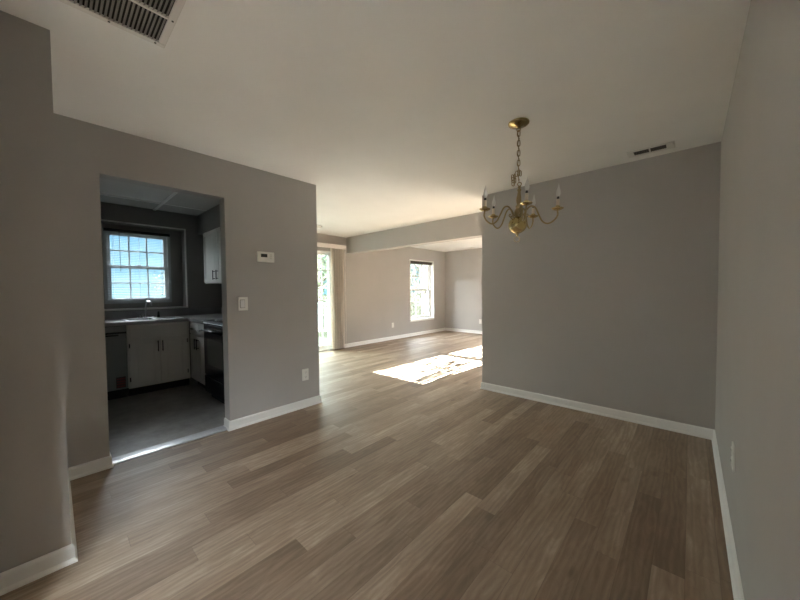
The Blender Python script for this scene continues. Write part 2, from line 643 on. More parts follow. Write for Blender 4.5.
# dark painted kitchen faces: thin paint linings over the shared walls
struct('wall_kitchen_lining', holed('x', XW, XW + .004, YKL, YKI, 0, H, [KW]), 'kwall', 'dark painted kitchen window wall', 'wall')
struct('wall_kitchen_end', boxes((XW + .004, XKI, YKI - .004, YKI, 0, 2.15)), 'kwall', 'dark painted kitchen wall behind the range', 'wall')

# kitchen ceiling battens
struct('trim_1', boxes((XW + .004, XKI, 1.005, 1.035, H - .012, H)), 'trim', 'white batten across the kitchen ceiling panels', 'trim')
struct('trim_2', boxes((-5.20, -5.175, YKL, 1.005, H - .01, H), (-5.20, -5.175, 1.035, 1.55, H - .004, H)), 'trim',
       'batten along the kitchen ceiling panels', 'trim')
# threshold strip
bm = bmesh.new()
pr = [(-3.236, 0.001), (-3.225, 0.009), (-3.15, 0.013), (-3.112, 0.009), (-3.104, 0.001)]
ra = [bm.verts.new((x, D0 + .001, z)) for x, z in pr] + [bm.verts.new((-3.17, D0 + .001, -0.001))]
rb = [bm.verts.new((v.co.x, D1 - .001, v.co.z)) for v in ra]
for k in range(len(ra)):
    bm.faces.new((ra[k], ra[(k + 1) % len(ra)], rb[(k + 1) % len(ra)], rb[k]))
bm.faces.new(ra)
bm.faces.new(rb)
struct('trim_3', bm, 'alu', 'shiny metal threshold strip in the kitchen doorway', 'threshold')


# baseboards with a shoe moulding, mitred along a path; side +1 = room to the left of travel
PROF = [(0.0, 0.0), (0.020, 0.0), (0.019, 0.009), (0.014, 0.017), (0.011, 0.021), (0.011, 0.070), (0.008, 0.080), (0.003, 0.085), (0.0, 0.085)]


def baseboard(name, path, side, label):
    P = [Vector((x, y)) for x, y in path]
    bm = bmesh.new()
    rings = []
    for i, p in enumerate(P):
        ns = []
        if i > 0:
            d = (P[i] - P[i - 1]).normalized()
            ns.append(Vector((-d.y, d.x)) * side)
        if i < len(P) - 1:
            d = (P[i + 1] - P[i]).normalized()
            ns.append(Vector((-d.y, d.x)) * side)
        n = sum(ns, Vector((0, 0)))
        if len(ns) == 2:
            n = n / (1 + ns[0].dot(ns[1]))
        rings.append([bm.verts.new((p.x + n.x * d_, p.y + n.y * d_, z)) for d_, z in PROF])
    for a, c in zip(rings, rings[1:]):
        for k in range(len(PROF)):
            bm.faces.new((a[k], a[(k + 1) % len(PROF)], c[(k + 1) % len(PROF)], c[k]))
    bm.faces.new(rings[0])
    bm.faces.new(list(reversed(rings[-1])))
    struct(name, bm, 'trim', label, 'baseboard')


baseboard('baseboard_kitchen', [(XKI, D1), (XK, D1), (XK, YKE), (XW, YKE), (XW, SD[0] - .02)], -1,
          'white baseboard right of the kitchen doorway')
baseboard('baseboard_left', [(XKI, D0), (XK, D0), (XK, YF), (XF, YF), (XF, -.21), (-1.75, -.21), (-1.75, -.32), (XF, -.32), (XF, YR)], 1, 'white baseboard around the dark left wall')
baseboard('baseboard_partition', [(XE, YP2), (XE, YP), (XR, YP), (XR, YR)], -1, 'white baseboard under the partition and right wall')
baseboard('baseboard_back', [(XW, 4.33), (XW, YB), (XR, YB), (XR, YP2)], -1, 'white baseboard around the far living room')


# ------------------------------------------------------------------ windows
def P3(axis, a, u, z):
    return (a, u, z) if axis == 'x' else (u, a, z)


def abox(bm, axis, a0, a1, u0, u1, z0, z1, bev=0.0):
    lo, hi = min(a0, a1), max(a0, a1)
    if axis == 'x':
        box(bm, lo, hi, u0, u1, z0, z1, bev)
    else:
        box(bm, u0, u1, lo, hi, z0, z1, bev)


def double_hung(name, axis, face, out, opening, label, lights=(3, 2), vin='vinyl', depth=0.10):
    """face: inner wall plane; out: -1/+1 outward direction on the axis; opening (u0,u1,z0,z1)"""
    u0, u1, z0, z1 = opening
    a = face + out * depth
    root = bpy.data.objects.new(name, None)
    COL.objects.link(root)
    root.location = P3(axis, a, (u0 + u1) / 2, z0)
    tag(root, label, 'window', kind='structure')
    fr = bmesh.new()
    J = 0.035
    D = 0.09
    a1 = a + out * D
    abox(fr, axis, a, a1, u0, u0 + J, z0, z1)
    abox(fr, axis, a, a1, u1 - J, u1, z0, z1)
    abox(fr, axis, a, a1, u0 + J, u1 - J, z1 - J, z1)
    abox(fr, axis, a, a1, u0 + J, u1 - J, z0, z0 + J)
    obj('window_frame', fr, vin, root)
    zm = (z0 + z1) / 2
    S = 0.042
    for k, (za, zb, off) in enumerate(((zm - .02, z1 - J, 0.045), (z0 + J, zm + .02, 0.012))):
        s = bmesh.new()
        b0, b1 = a + out * off, a + out * (off + 0.03)
        ua, ub = u0 + J, u1 - J
        abox(s, axis, b0, b1, ua, ua + S, za, zb)
        abox(s, axis, b0, b1, ub - S, ub, za, zb)
        abox(s, axis, b0, b1, ua + S, ub - S, zb - S, zb)
        abox(s, axis, b0, b1, ua + S, ub - S, za, za + S)
        sash = obj('sash', s, vin, root)
        g = bmesh.new()
        gm = (b0 + b1) / 2
        abox(g, axis, gm - .003, gm + .003, ua + S, ub - S, za + S, zb - S)
        obj('glass', g, 'glass', sash)
        mt = bmesh.new()
        W = 0.009
        b2, b3 = gm - .010, gm + .010
        for i in range(1, lights[0]):
            u = ua + S + (ub - ua - 2 * S) * i / lights[0]
            abox(mt, axis, b2, b3, u - W, u + W, za + S, zb - S)
        for i in range(1, lights[1]):
            z = za + S + (zb - za - 2 * S) * i / lights[1]
            abox(mt, axis, b2, b3, ua + S, ub - S, z - W, z + W)
        obj('muntins', mt, vin, sash)
        if k == 1:
            l = bmesh.new()
            um = (u0 + u1) / 2
            abox(l, axis, b0, b0 - out * .012, um - .03, um + .03, zb - .001, zb + .012, .003)
            abox(l, axis, b0, b0 - out * .02, um - .045, um + .045, za + .006, za + .02, .003)
            obj('sash_lock', l, vin, sash)
    return root


def window_casing(parent, axis, face, out, opening, w_=0.022, sill=True):
    u0, u1, z0, z1 = opening
    c = bmesh.new()
    f0, f1 = face - out * .012, face
    abox(c, axis, f0, f1, u0 - w_, u0, z0, z1 + w_, .002)
    abox(c, axis, f0, f1, u1, u1 + w_, z0, z1 + w_, .002)
    abox(c, axis, f0, f1, u0, u1, z1, z1 + w_, .002)
    obj('casing', c, 'trim', parent)
    # white drywall returns
    r = bmesh.new()
    d0, d1 = face, face + out * .10
    abox(r, axis, d0, d1, u0, u0 + .006, z0, z1)
    abox(r, axis, d0, d1, u1 - .006, u1, z0, z1)
    abox(r, axis, d0, d1, u0 + .006, u1 - .006, z1 - .006, z1)
    obj('jamb_lining', r, 'trim', parent)
    if sill:
        s = bmesh.new()
        abox(s, axis, face - out * .035, face + out * .10, u0 - w_, u1 + w_, z0 - .018, z0 + .004, .004)
        abox(s, axis, face - out * .012, face, u0 - w_, u1 + w_, z0 - .062, z0 - .018, .002)
        obj('sill', s, 'trim', parent)


win2 = double_hung('window_2', 'x', XW, -1, W2, 'white double-hung window with grid panes on the living room side wall')
window_casing(win2, 'x', XW, -1, W2)
win3 = double_hung('window_3', 'y', YB, 1, W3, 'end wall window whose sun lands on the floor', lights=(1, 2))
window_casing(win3, 'y', YB, 1, W3)
win_added = double_hung('window_added', 'y', YB, 1, W_ADDED, 'unseen end wall window added for bounce light behind the partition')
window_casing(win_added, 'y', YB, 1, W_ADDED)

win_fill = double_hung('window_fill', 'x', XR, 1, W_FILL, 'unseen window added for fill light in the right wall behind the camera', depth=.03)

# kitchen window: in a deep recess
KWIN = (0.478, 1.222, 1.115, 2.125)
bm = holed('x', -5.83, -5.78, KW[0], KW[1], KW[2], KW[3], [KWIN])
struct('wall_recess', bm, 'kwall', 'dark back of the kitchen window recess', 'wall')  # dark colour here stands in for backlit shade around the frame
win1 = double_hung('window_1', 'x', -5.78, -1, KWIN, 'kitchen window with small panes above the sink', vin='shadedvinyl', depth=-0.01)
c = bmesh.new()
for (u0, u1, z0, z1) in ((KW[0] - .02, KW[0], KW[2], KW[3] + .02), (KW[1], KW[1] + .02, KW[2], KW[3] + .02),
                         (KW[0], KW[1], KW[3], KW[3] + .02)):
    abox(c, 'x', XW + .004, XW + .018, u0, u1, z0, z1, .003)
obj('casing', c, 'trim', win1)  # white strips added for the light caught on the recess's bullnose edges
c = bmesh.new()
abox(c, 'x', -5.78, XW + .03, KW[0] - .02, KW[1] + .02, KW[2] - .02, KW[2] + .002, .004)
obj('sill', c, 'cab', win1)
r = bmesh.new()
abox(r, 'x', -5.78, XW, KW[0], KW[0] + .004, KW[2] + .002, KW[3])
abox(r, 'x', -5.78, XW, KW[1] - .004, KW[1], KW[2] + .002, KW[3])
abox(r, 'x', -5.78, XW, KW[0] + .004, KW[1] - .004, KW[3] - .004, KW[3])
obj('recess_lining', r, 'kwall', win1)

# sliding glass door
sd = bpy.data.objects.new('door_1', None)
COL.objects.link(sd)
sd.location = (XW, 3.1, 0)
tag(sd, 'white sliding glass door with grid panes behind the vertical blind', 'door', kind='structure')
f = bmesh.new()
y0, y1, z1 = SD[0], SD[1], SD[3]
box(f, XW - .14, XW + .004, y0, y0 + .035, 0, z1)
box(f, XW - .14, XW + .004, y1 - .035, y1, 0, z1)
box(f, XW - .14, XW + .004, y0 + .035, y1 - .035, z1 - .03, z1)
box(f, XW - .14, XW + .004, y0 + .035, y1 - .035, 0.0, .03)
obj('door_frame', f, 'vinyl', sd)
for k, (ya, yb, xo) in enumerate(((3.13, y1 - .037, XW - .05), (y0 + .037, 3.20, XW - .10))):
    s = bmesh.new()
    S = 0.06
    za, zb = .032, z1 - .032
    box(s, xo - .035, xo, ya, ya + S, za, zb)
    box(s, xo - .035, xo, yb - S, yb, za, zb)
    box(s, xo - .035, xo, ya + S, yb - S, za, za + .085)
    box(s, xo - .035, xo, ya + S, yb - S, zb - .05, zb)
    p = obj('door_panel', s, 'vinyl', sd)
    g = bmesh.new()
    box(g, xo - .020, xo - .014, ya + S, yb - S, za + .085, zb - .05)
    obj('glass', g, 'greenglass', p)
    mt = bmesh.new()
    for i in range(1, 5):
        y = ya + S + (yb - ya - 2 * S) * i / 5
        box(mt, xo - .026, xo - .008, y - .009, y + .009, za + .085, zb - .05)
    for i in range(1, 6):
        z = za + .085 + (zb - .05 - za - .085) * i / 6
        box(mt, xo - .026, xo - .008, ya + S, yb - S, z - .009, z + .009)
    obj('muntins', mt, 'vinyl', p)
    if k == 0:
        h = bmesh.new()
        box(h, xo, xo + .03, ya + .02, ya + .04, .92, 1.12, .004)
        obj('handle', h, 'vinyl', p)

for nm, lc, sz, dr in (('portal_slider', (XWO - .02, 3.17, 1.06), (2.06, 1.8), (1, 0, 0)),
                       ('portal_side_window', (XWO - .02, 7.13, 1.27), (1.0, 1.6), (1, 0, 0)),
                       ('portal_kitchen', (XWO - .03, .85, 1.62), (.75, 1.0), (1, 0, 0)),
                       ('portal_fill', (XR + .16, -1.82, 1.17), (1.25, 1.9), (-1, 0, 0)),
                       ('portal_end', (-2.75, YBO + .02, 1.27), (.95, 1.6), (0, -1, 0)),
                       ('portal_added', (-1.21, YBO + .02, 1.27), (.95, 1.6), (0, -1, 0))):
    portal(nm, lc, sz, dr)

# ------------------------------------------------------------------ blinds
vb = thing('vertical_blind', 'cream vertical blind stacked beside the sliding door under a white valance', 'blind', (XW, 4.15, 0))
v = bmesh.new()
box(v, XW + .125, XW + .135, 2.15, 4.325, 2.15, 2.238, .002)
box(v, XW + .001, XW + .125, 4.315, 4.325, 2.15, 2.238)
box(v, XW + .001, XW + .125, 2.15, 2.16, 2.15, 2.238)
box(v, XW + .001, XW + .125, 2.16, 4.315, 2.228, 2.236)
obj('valance', v, 'valance', vb)
hr = bmesh.new()
box(hr, XW + .055, XW + .095, 2.17, 4.31, 2.185, 2.225)
obj('headrail', hr, 'vinyl', vb)
for i in range(13):
    y = 3.985 + i * 0.0255
    a = math.radians(50 + random.uniform(-4, 4)) if i else math.radians(25)
    dx, dy = math.sin(a) * .0445, math.cos(a) * .0445
    s = bmesh.new()
    rows = []
    for t in (-1, -.5, 0, .5, 1):
        bow = .006 * (1 - t * t)
        px, py = XW + .075 + dx * t + bow * math.cos(a), y - dy * t + bow * math.sin(a)
        rows.append((px, py))
    th = .0009
    n = Vector((math.cos(a), math.sin(a))) * th
    loop = [(px + n.x, py + n.y) for px, py in rows] + [(px - n.x, py - n.y) for px, py in reversed(rows)]
    lo = [s.verts.new((px, py, .03)) for px, py in loop]
    hi = [s.verts.new((px, py, 2.17)) for px, py in loop]
    for k in range(len(lo)):
        s.faces.new((lo[k], lo[(k + 1) % len(lo)], hi[(k + 1) % len(lo)], hi[k]))
    s.faces.new(lo)
    s.faces.new(hi)
    box(s, XW + .072, XW + .078, y - .003, y + .003, 2.168, 2.187)
    obj('vane', s, 'vane', vb)
wd = bmesh.new()
tube(wd, [(XW + .10, 4.318, 2.14), (XW + .10, 4.322, .5), (XW + .09, 4.32, .05)], .003, 6)
obj('cord', wd, 'vane', vb)

rb = thing('raised_blind', 'dark blind drawn up at the top of the living room side window', 'blind', (XW - .05, 7.13, 2.0))
b_ = bmesh.new()
box(b_, XW - .075, XW - .03, W2[0] + .012, W2[1] - .012, 2.050, 2.078, .003)
obj('headrail', b_, 'brownblind', rb)
b_ = bmesh.new()
for i in range(9):
    box(b_, XW - .07, XW - .035, W2[0] + .016, W2[1] - .016, 2.012 + i * .0042, 2.0145 + i * .0042)
box(b_, XW - .068, XW - .037, W2[0] + .016, W2[1] - .016, 1.998, 2.010, .002)
obj('slat_stack', b_, 'brownblind', rb)

mb = thing('mini_blind', 'lowered mini blind with open slats in the kitchen window', 'blind', (-5.745, .85, 1.15))
b_ = bmesh.new()
box(b_, -5.765, -5.725, KWIN[0] + .01, KWIN[1] - .01, 2.088, 2.125, .002)
obj('headrail', b_, 'black', mb)
b_ = bmesh.new()
for i in range(40):
    z = 1.185 + i * .0228
    vs = []
    for t, bow in ((-1, 0), (0, .0018), (1, 0)):
        vs.append([b_.verts.new((-5.745 + t * .0095, y, z + bow - t * .0012)) for y in (KWIN[0] + .03, KWIN[1] - .03)])
    for q, q2 in zip(vs, vs[1:]):
        b_.faces.new((q[0], q[1], q2[1], q2[0]))
obj('slats', b_, 'slat', mb)
b_ = bmesh.new()
for y in (KWIN[0] + .10, (KWIN[0] + KWIN[1]) / 2, KWIN[1] - .10):
    tube(b_, [(-5.758, y, 2.09), (-5.758, y, 1.17)], .0009, 5)
    tube(b_, [(-5.732, y, 2.09), (-5.732, y, 1.17)], .0009, 5)
obj('ladder_cord', b_, 'slat', mb)
b_ = bmesh.new()
box(b_, -5.758, -5.732, KWIN[0] + .03, KWIN[1] - .03, 1.162, 1.176, .003)
obj('bottom_rail', b_, 'slat', mb)
b_ = bmesh.new()
tube(b_, [(-5.722, .64, 2.095), (-5.715, .645, 1.55)], .0035, 6)
obj('tilt_wand', b_, 'screen', mb)
b_ = bmesh.new()
tube(b_, [(-5.722, 1.09, 2.095), (-5.718, 1.10, 1.25)], .0016, 6)
lathe(b_, [(0, 1.26), (.005, 1.25), (.006, 1.225), (0, 1.22)], -5.718, 1.10, 8)
obj('lift_cord', b_, 'screen', mb)


# ------------------------------------------------------------------ kitchen
def panel_door(bm, axis, face, out, u0, u1, z0, z1, th=0.019, rail=0.055):
    """framed door with a sunk, moulded centre panel; face = back plane, out = towards the viewer"""
    def slab(d0, d1, a, b_, c_, d_, bev=0):
        abox(bm, axis, face + out * d0, face + out * d1, a, b_, c_, d_, bev)
    slab(0, th, u0, u0 + rail, z0, z1, .002)
    slab(0, th, u1 - rail, u1, z0, z1, .002)
    slab(0, th, u0 + rail, u1 - rail, z1 - rail, z1, .002)
    slab(0, th, u0 + rail, u1 - rail, z0, z0 + rail, .002)
    slab(0, th * .5, u0 + rail, u1 - rail, z0 + rail, z1 - rail)
    if u1 - u0 > rail * 2 + .06:
        slab(th * .4, th * .85, u0 + rail + .02, u1 - rail - .02, z0 + rail + .02, z1 - rail - .02, .004)


def bar_handle(bm, axis, face, out, u, z, length, vertical=True):
    h = length / 2
    o = face + out * .028
    if vertical:
        ends = [(u, z - h), (u, z + h)]
    else:
        ends = [(u - h, z), (u + h, z)]
    (ua, za), (ub, zb) = ends
    tube(bm, [P3(axis, o, ua, za), P3(axis, o, ub, zb)], .0055, 8)
    for t in (.12, .88):
        uu, zz = ua + (ub - ua) * t, za + (zb - za) * t
        tube(bm, [P3(axis, face, uu, zz), P3(axis, o, uu, zz)], .0045, 8)


XC = -4.99          # cabinet carcass front on the window wall
# sink base cabinet
sb = thing('base_cabinet', 'white sink base cabinet with two doors under the kitchen window', 'cabinet', (-5.3, .905, 0))
c = bmesh.new()
box(c, XW + .01, XC, .602, 1.24, .10, .872)
obj('body', c, 'cab', sb)
c = bmesh.new()
box(c, XW + .01, XC - .06, .602, 1.24, 0, .10)
obj('toe_kick', c, 'dark', sb)
c = bmesh.new()
box(c, XC, XC + .019, .62, 1.205, .715, .855, .003)
obj('drawer_front', c, 'cab', sb)
for k, (ya, yb, hy, gy) in enumerate(((.618, .911, .891, .616), (.917, 1.208, .938, 1.210))):
    c = bmesh.new()
    panel_door(c, 'x', XC, 1, ya, yb, .115, .70)
    d = obj('door', c, 'cab', sb)
    h = bmesh.new()
    bar_handle(h, 'x', XC + .019, 1, hy, .59, .135)
    obj('handle', h, 'black', d, label='black bar handle')
    for z in (.21, .62):
        h = bmesh.new()
        tube(h, [(XC + .016, gy, z - .025), (XC + .016, gy, z + .025)], .006, 8)
        box(h, XC + .0, XC + .021, gy - .004, gy + .004, z - .025, z + .025)
        obj('hinge', h, 'black', d, label='black hinge')

# dishwasher
dw = thing('dishwasher', 'dark grey built-in dishwasher at the left of the sink cabinet', 'dishwasher', (-5.3, .30, 0))
c = bmesh.new()
box(c, XW + .02, XC - .02, .002, .596, .09, .868)
obj('body', c, 'dark', dw)
c = bmesh.new()
box(c, XC - .02, XC + .012, .006, .592, .115, .775, .004)
obj('door', c, 'dw', dw)
c = bmesh.new()
box(c, XC - .02, XC + .014, .006, .592, .80, .862, .004)
obj('control_panel', c, 'dw', dw)
c = bmesh.new()
box(c, XC - .02, XC + .004, .006, .592, .776, .799)
box(c, XC + .004, XC + .022, .10, .52, .752, .772, .004)
obj('handle', c, 'black', dw, label='black grip strip')
c = bmesh.new()
box(c, XC - .09, XC - .05, .006, .592, 0, .10)
obj('toe_kick', c, 'dark', dw)
c = bmesh.new()
box(c, XC + .012, XC + .0135, .485, .572, .135, .265)
lb = obj('energy_label', c, 'paper', dw, label='small red striped sticker')
c = bmesh.new()
for i in range(4):
    box(c, XC + .0135, XC + .0143, .49, .567, .145 + i * .03, .158 + i * .03)
obj('stripe', c, 'red', lb)

# corner base cabinet on the far kitchen wall
YC = 1.26
cb = thing('base_cabinet', 'white base cabinet between the kitchen corner and the black range', 'cabinet', (-4.63, 1.6, 0))
c = bmesh.new()
box(c, XC + .004, -4.302, YC, YKI - .006, .10, .872)
obj('body', c, 'cab', cb)
c = bmesh.new()
box(c, XC + .004, -4.302, YC + .06, YKI - .006, 0, .10)
obj('toe_kick', c, 'dark', cb)
for k, (xa, xb, hx) in enumerate(((-4.955, -4.64, -4.675), (-4.625, -4.31, -4.59))):
    c = bmesh.new()
    panel_door(c, 'y', YC, -1, xa, xb, .115, .70)
    d = obj('door', c, 'cab', cb)
    h = bmesh.new()
    bar_handle(h, 'y', YC - .019, -1, hx, .60, .135)
    obj('handle', h, 'black', d, label='black bar handle')
    c = bmesh.new()
    box(c, xa, xb, YC - .019, YC, .715, .855, .003)
    d = obj('drawer', c, 'cab', cb)
    h = bmesh.new()
    bar_handle(h, 'y', YC - .019, -1, (xa + xb) / 2, .785, .12, False)
    obj('handle', h, 'black', d, label='black bar handle')

# worktop (one L) with a hole for the sink
SX0, SX1, SY0, SY1 = -5.50, -5.08, .62, 1.19
ct = bmesh.new()
zt0, zt1 = .873, .915
for a in ((XW + .006, SX0, .0, YKI - .006), (SX1, XC + .03, .0, YC - .03), (SX0, SX1, .0, SY0), (SX0, SX1, SY1, YKI - .006),
          (SX1, -4.303, YC - .03, YKI - .006)):
    box(ct, a[0], a[1], a[2], a[3], zt0, zt1)
box(ct, XW + .006, XW + .025, .0, YKI - .006, zt1, 1.015)
box(ct, XW + .025, -4.303, YKI - .025, YKI - .006, zt1, 1.015)
o = obj('countertop', ct, 'counter', None, (-5.3, .9, .873))
tag(o, 'grey laminate countertop running round the kitchen corner', 'countertop')

# sink
sk = thing('sink', 'stainless double bowl sink set in the kitchen countertop', 'sink', (-5.3, .905, .8))
c = bmesh.new()
zr = .918
ys = [SY0 - .012, SY0 + .02, (SY0 + SY1) / 2 - .015, (SY0 + SY1) / 2 + .015, SY1 - .02, SY1 + .012]
box(c, SX0 - .012, SX0 + .06, ys[0], ys[5], zr - .003, zr + .002)
box(c, SX1 - .02, SX1 + .012, ys[0], ys[5], zr - .003, zr + .002)
for a, b2 in ((ys[0], ys[1]), (ys[2], ys[3]), (ys[4], ys[5])):
    box(c, SX0 + .06, SX1 - .02, a, b2, zr - .003, zr + .002)
obj('rim', c, 'steel', sk)
for a, b2 in ((ys[1], ys[2]), (ys[3], ys[4])):
    c = bmesh.new()
    x0, x1 = SX0 + .06, SX1 - .02
    t = .003
    box(c, x0 - t, x0, a, b2, .889, zr - .003)
    box(c, x1, x1 + t, a, b2, .889, zr - .003)
    box(c, x0, x1, a - t, a, .889, zr - .003)
    box(c, x0, x1, b2, b2 + t, .889, zr - .003)
    box(c, x0, x1, a, b2, .885, .889)
    obj('bowl', c, 'steel', sk)

# faucet
fc = thing('faucet', 'chrome faucet behind the kitchen sink below the window', 'faucet', (-5.47, .86, .92))
c = bmesh.new()
box(c, -5.495, -5.445, .76, .96, .9205, .934, .006)
obj('base_plate', c, 'chrome', fc)
c = bmesh.new()
tube(c, spline([(-5.47, .86, .93), (-5.47, .86, 1.02), (-5.463, .862, 1.10), (-5.43, .868, 1.140), (-5.36, .88, 1.143), (-5.30, .89, 1.115), (-5.285, .893, 1.09)], 6), .011, 10)
obj('spout', c, 'chrome', fc)
c = bmesh.new()
tube(c, [(-5.47, .80, .934), (-5.47, .80, .975)], [.018, .014], 10)
tube(c, [(-5.47, .80, .972), (-5.45, .765, .995)], [.006, .005], 8)
obj('handle', c, 'chrome', fc)
c = bmesh.new()
tube(c, [(-5.47, 1.00, .920), (-5.47, 1.00, .96), (-5.47, 1.00, 1.0)], [.017, .014, .011], 10)
o = obj('side_sprayer', c, 'black', None, (-5.47, 1.0, .92))
tag(o, 'small dark sprayer standing right of the kitchen faucet', 'sprayer')

# range
rg = thing('kitchen_range', 'black freestanding electric range at the right of the kitchen doorway', 'stove', (-3.92, 1.55, 0))
RX0, RX1, RY = -4.298, -3.54, 1.215
c = bmesh.new()
box(c, RX0, RX1, RY + .04, YKI - .01, .06, .895)
obj('body', c, 'enamel', rg)
c = bmesh.new()
box(c, RX0, RX1, RY, YKI - .06, .895, .925, .006)
obj('cooktop', c, 'enamel', rg)
c = bmesh.new()
box(c, RX0 - .001, RX1 + .001, RY - .003, RY + .006, .897, .903, .001)
box(c, RX0 - .002, RX0 + .006, RY, YKI - .06, .9245, .9265)
obj('trim', c, 'chrome', rg, label='bright metal edge')
for (bx, by, br) in ((-4.11, 1.40, .095), (-3.73, 1.40, .075), (-4.11, 1.66, .075), (-3.73, 1.66, .095)):
    c = bmesh.new()
    for rr in (br, br * .74, br * .48, br * .24):
        tube(c, [(bx + rr * math.cos(k / 24 * math.tau), by + rr * math.sin(k / 24 * math.tau), .932) for k in range(24)], .005, 6, closed=True)
    cl = obj('burner', c, 'black', rg)
    c = bmesh.new()
    lathe(c, [(br + .02, .927), (br + .016, .930), (br + .006, .926), (0, .9255)], bx, by, 24)
    obj('drip_pan', c, 'steel', cl, label='metal drip pan')
c = bmesh.new()
box(c, RX0, RX1, YKI - .06, YKI - .01, .895, 1.10, .008)
obj('control_panel', c, 'enamel', rg)
for k in range(5):
    c = bmesh.new()
    x = RX0 + .09 + k * .145
    tube(c, [(x, YKI - .06, 1.02), (x, YKI - .085, 1.02)], [.022, .018], 12)
    obj('knob', c, 'black', rg)
c = bmesh.new()
box(c, RX0 + .004, RX1 - .004, RY, RY + .04, .285, .885, .006)
od = obj('oven_door', c, 'enamel', rg)
c = bmesh.new()
box(c, RX0 + .13, RX1 - .13, RY - .002, RY, .42, .72)
obj('oven_window', c, 'screen', od)
c = bmesh.new()
tube(c, [(RX0 + .06, RY - .04, .82), (RX1 - .06, RY - .04, .82)], .011, 10)
for x in (RX0 + .09, RX1 - .09):
    tube(c, [(x, RY, .82), (x, RY - .04, .82)], .008, 8)
obj('handle', c, 'enamel', od)
c = bmesh.new()
box(c, RX0 + .004, RX1 - .004, RY, RY + .04, .08, .275, .006)
obj('drawer', c, 'enamel', rg)
c = bmesh.new()
box(c, RX0 + .03, RX1 - .03, RY + .06, YKI - .05, 0, .06)
obj('base', c, 'dark', rg)

# filler cabinet right of the range
fb = thing('base_cabinet', 'narrow white base cabinet between the black range and the doorway wall', 'cabinet', (-3.37, 1.55, 0))
c = bmesh.new()
box(c, RX1 + .004, XKI - .002, YC, YKI - .006, .10, .872)
obj('body', c, 'cab', fb)
c = bmesh.new()
box(c, RX1 + .004, XKI - .002, YC + .06, YKI - .006, 0, .10)
obj('toe_kick', c, 'dark', fb)
c = bmesh.new()
panel_door(c, 'y', YC, -1, RX1 + .015, XKI - .012, .115, .855)
obj('door', c, 'cab', fb)
c = bmesh.new()
box(c, RX1 + .004, XKI - .002, YC - .03, YKI - .006, .873, .915)
obj('top', c, 'counter', fb)

# wall cabinet
YU = 1.57
uc = thing('wall_cabinet', 'white wall cabinet hung under the kitchen soffit', 'cabinet', (-4.85, 1.7, 1.39))
c = bmesh.new()
box(c, -5.40, -4.31, YU, YKI - .005, 1.39, 2.148)
obj('body', c, 'cab', uc)
for k, (xa, xb, hx) in enumerate(((-5.385, -4.865, -4.92), (-4.845, -4.325, -4.79))):
    c = bmesh.new()
    panel_door(c, 'y', YU, -1, xa, xb, 1.405, 2.135)
    d = obj('door', c, 'cab', uc)
    h = bmesh.new()
    bar_handle(h, 'y', YU - .019, -1, hx, 1.50, .13)
    obj('handle', h, 'black', d, label='black bar handle')

# ------------------------------------------------------------------ fittings on the walls
def plate(bm, axis, face, out, u, z, w_, h_, th=.006, bev=.0025):
    abox(bm, axis, face, face + out * th, u - w_ / 2, u + w_ / 2, z - h_ / 2, z + h_ / 2, bev)


def outlet(axis, face, out, u, z, label):
    t = thing('wall_outlet', label, 'outlet', P3(axis, face, u, z))
    c = bmesh.new()
    plate(c, axis, face, out, u, z, .078, .125)
    obj('cover_plate', c, 'plastic', t)
    for s in (-1, 1):
        c = bmesh.new()
        plate(c, axis, face + out * .006, out, u, z + s * .026, .034, .036, .004, .0015)
        r_ = obj('receptacle', c, 'plastic', t)
        c = bmesh.new()
        for du in (-.007, .007):
            plate(c, axis, face + out * .010, out, u + du, z + s * .026 + .004, .0025, .010, .0006, 0)
        plate(c, axis, face + out * .010, out, u, z + s * .026 - .009, .005, .005, .0006, 0)
        obj('slot', c, 'black', r_)


outlet('x', XK, 1, 1.840, .355, 'white outlet low on the wall below the thermostat')
outlet('x', XW, 1, 5.90, .37, 'white outlet low on the far wall left of the window')
outlet('y', YB, -1, -4.43, .35, 'white outlet on the end wall beside the partition edge')
outlet('x', XR, -1, 2.20, .445, 'white outlet low on the right hand wall')

sw = thing('light_switch', 'white wide rocker light switch beside the kitchen doorway', 'switch', (XK, 1.205, 1.15))
c = bmesh.new()
plate(c, 'x', XK, 1, 1.205, 1.15, .085, .125)
obj('cover_plate', c, 'plastic', sw)
c = bmesh.new()
plate(c, 'x', XK + .006, 1, 1.198, 1.15, .036, .070, .009, .003)
obj('rocker', c, 'vinyl', sw)
c = bmesh.new()
plate(c, 'x', XK + .006, 1, 1.198, 1.15, .044, .078, .0008, 0)
obj('switch_slot', c, 'louver', sw)

th = thing('thermostat', 'white rectangular thermostat on the wall right of the kitchen doorway', 'thermostat', (XK, 1.424, 1.60))
c = bmesh.new()
plate(c, 'x', XK, 1, 1.424, 1.60, .165, .10, .028, .006)
obj('body', c, 'plastic', th)
c = bmesh.new()
plate(c, 'x', XK + .028, 1, 1.402, 1.612, .062, .032, .0015, 0)
obj('screen', c, 'screen', th)
for k in range(3):
    c = bmesh.new()
    plate(c, 'x', XK + .028, 1, 1.468, 1.622 - k * .018, .022, .010, .003, .001)
    obj('button', c, 'grille', th)

for (x, y, r_, lab) in ((-4.994, 3.288, .07, 'white smoke detector on the ceiling near the sliding door'),
                        (-4.516, 7.947, .06, 'white smoke detector on the ceiling beyond the beam')):
    t = thing('smoke_detector', lab, 'smoke detector', (x, y, H))
    c = bmesh.new()
    lathe(c, [(0, H), (r_, H), (r_, H - .018), (r_ * .9, H - .022)], x, y, 24)
    obj('base', c, 'plastic', t)
    c = bmesh.new()
    lathe(c, [(r_ * .88, H - .02), (r_ * .82, H - .036), (r_ * .5, H - .042), (0, H - .043)], x, y, 24)
    obj('cover', c, 'plastic', t)

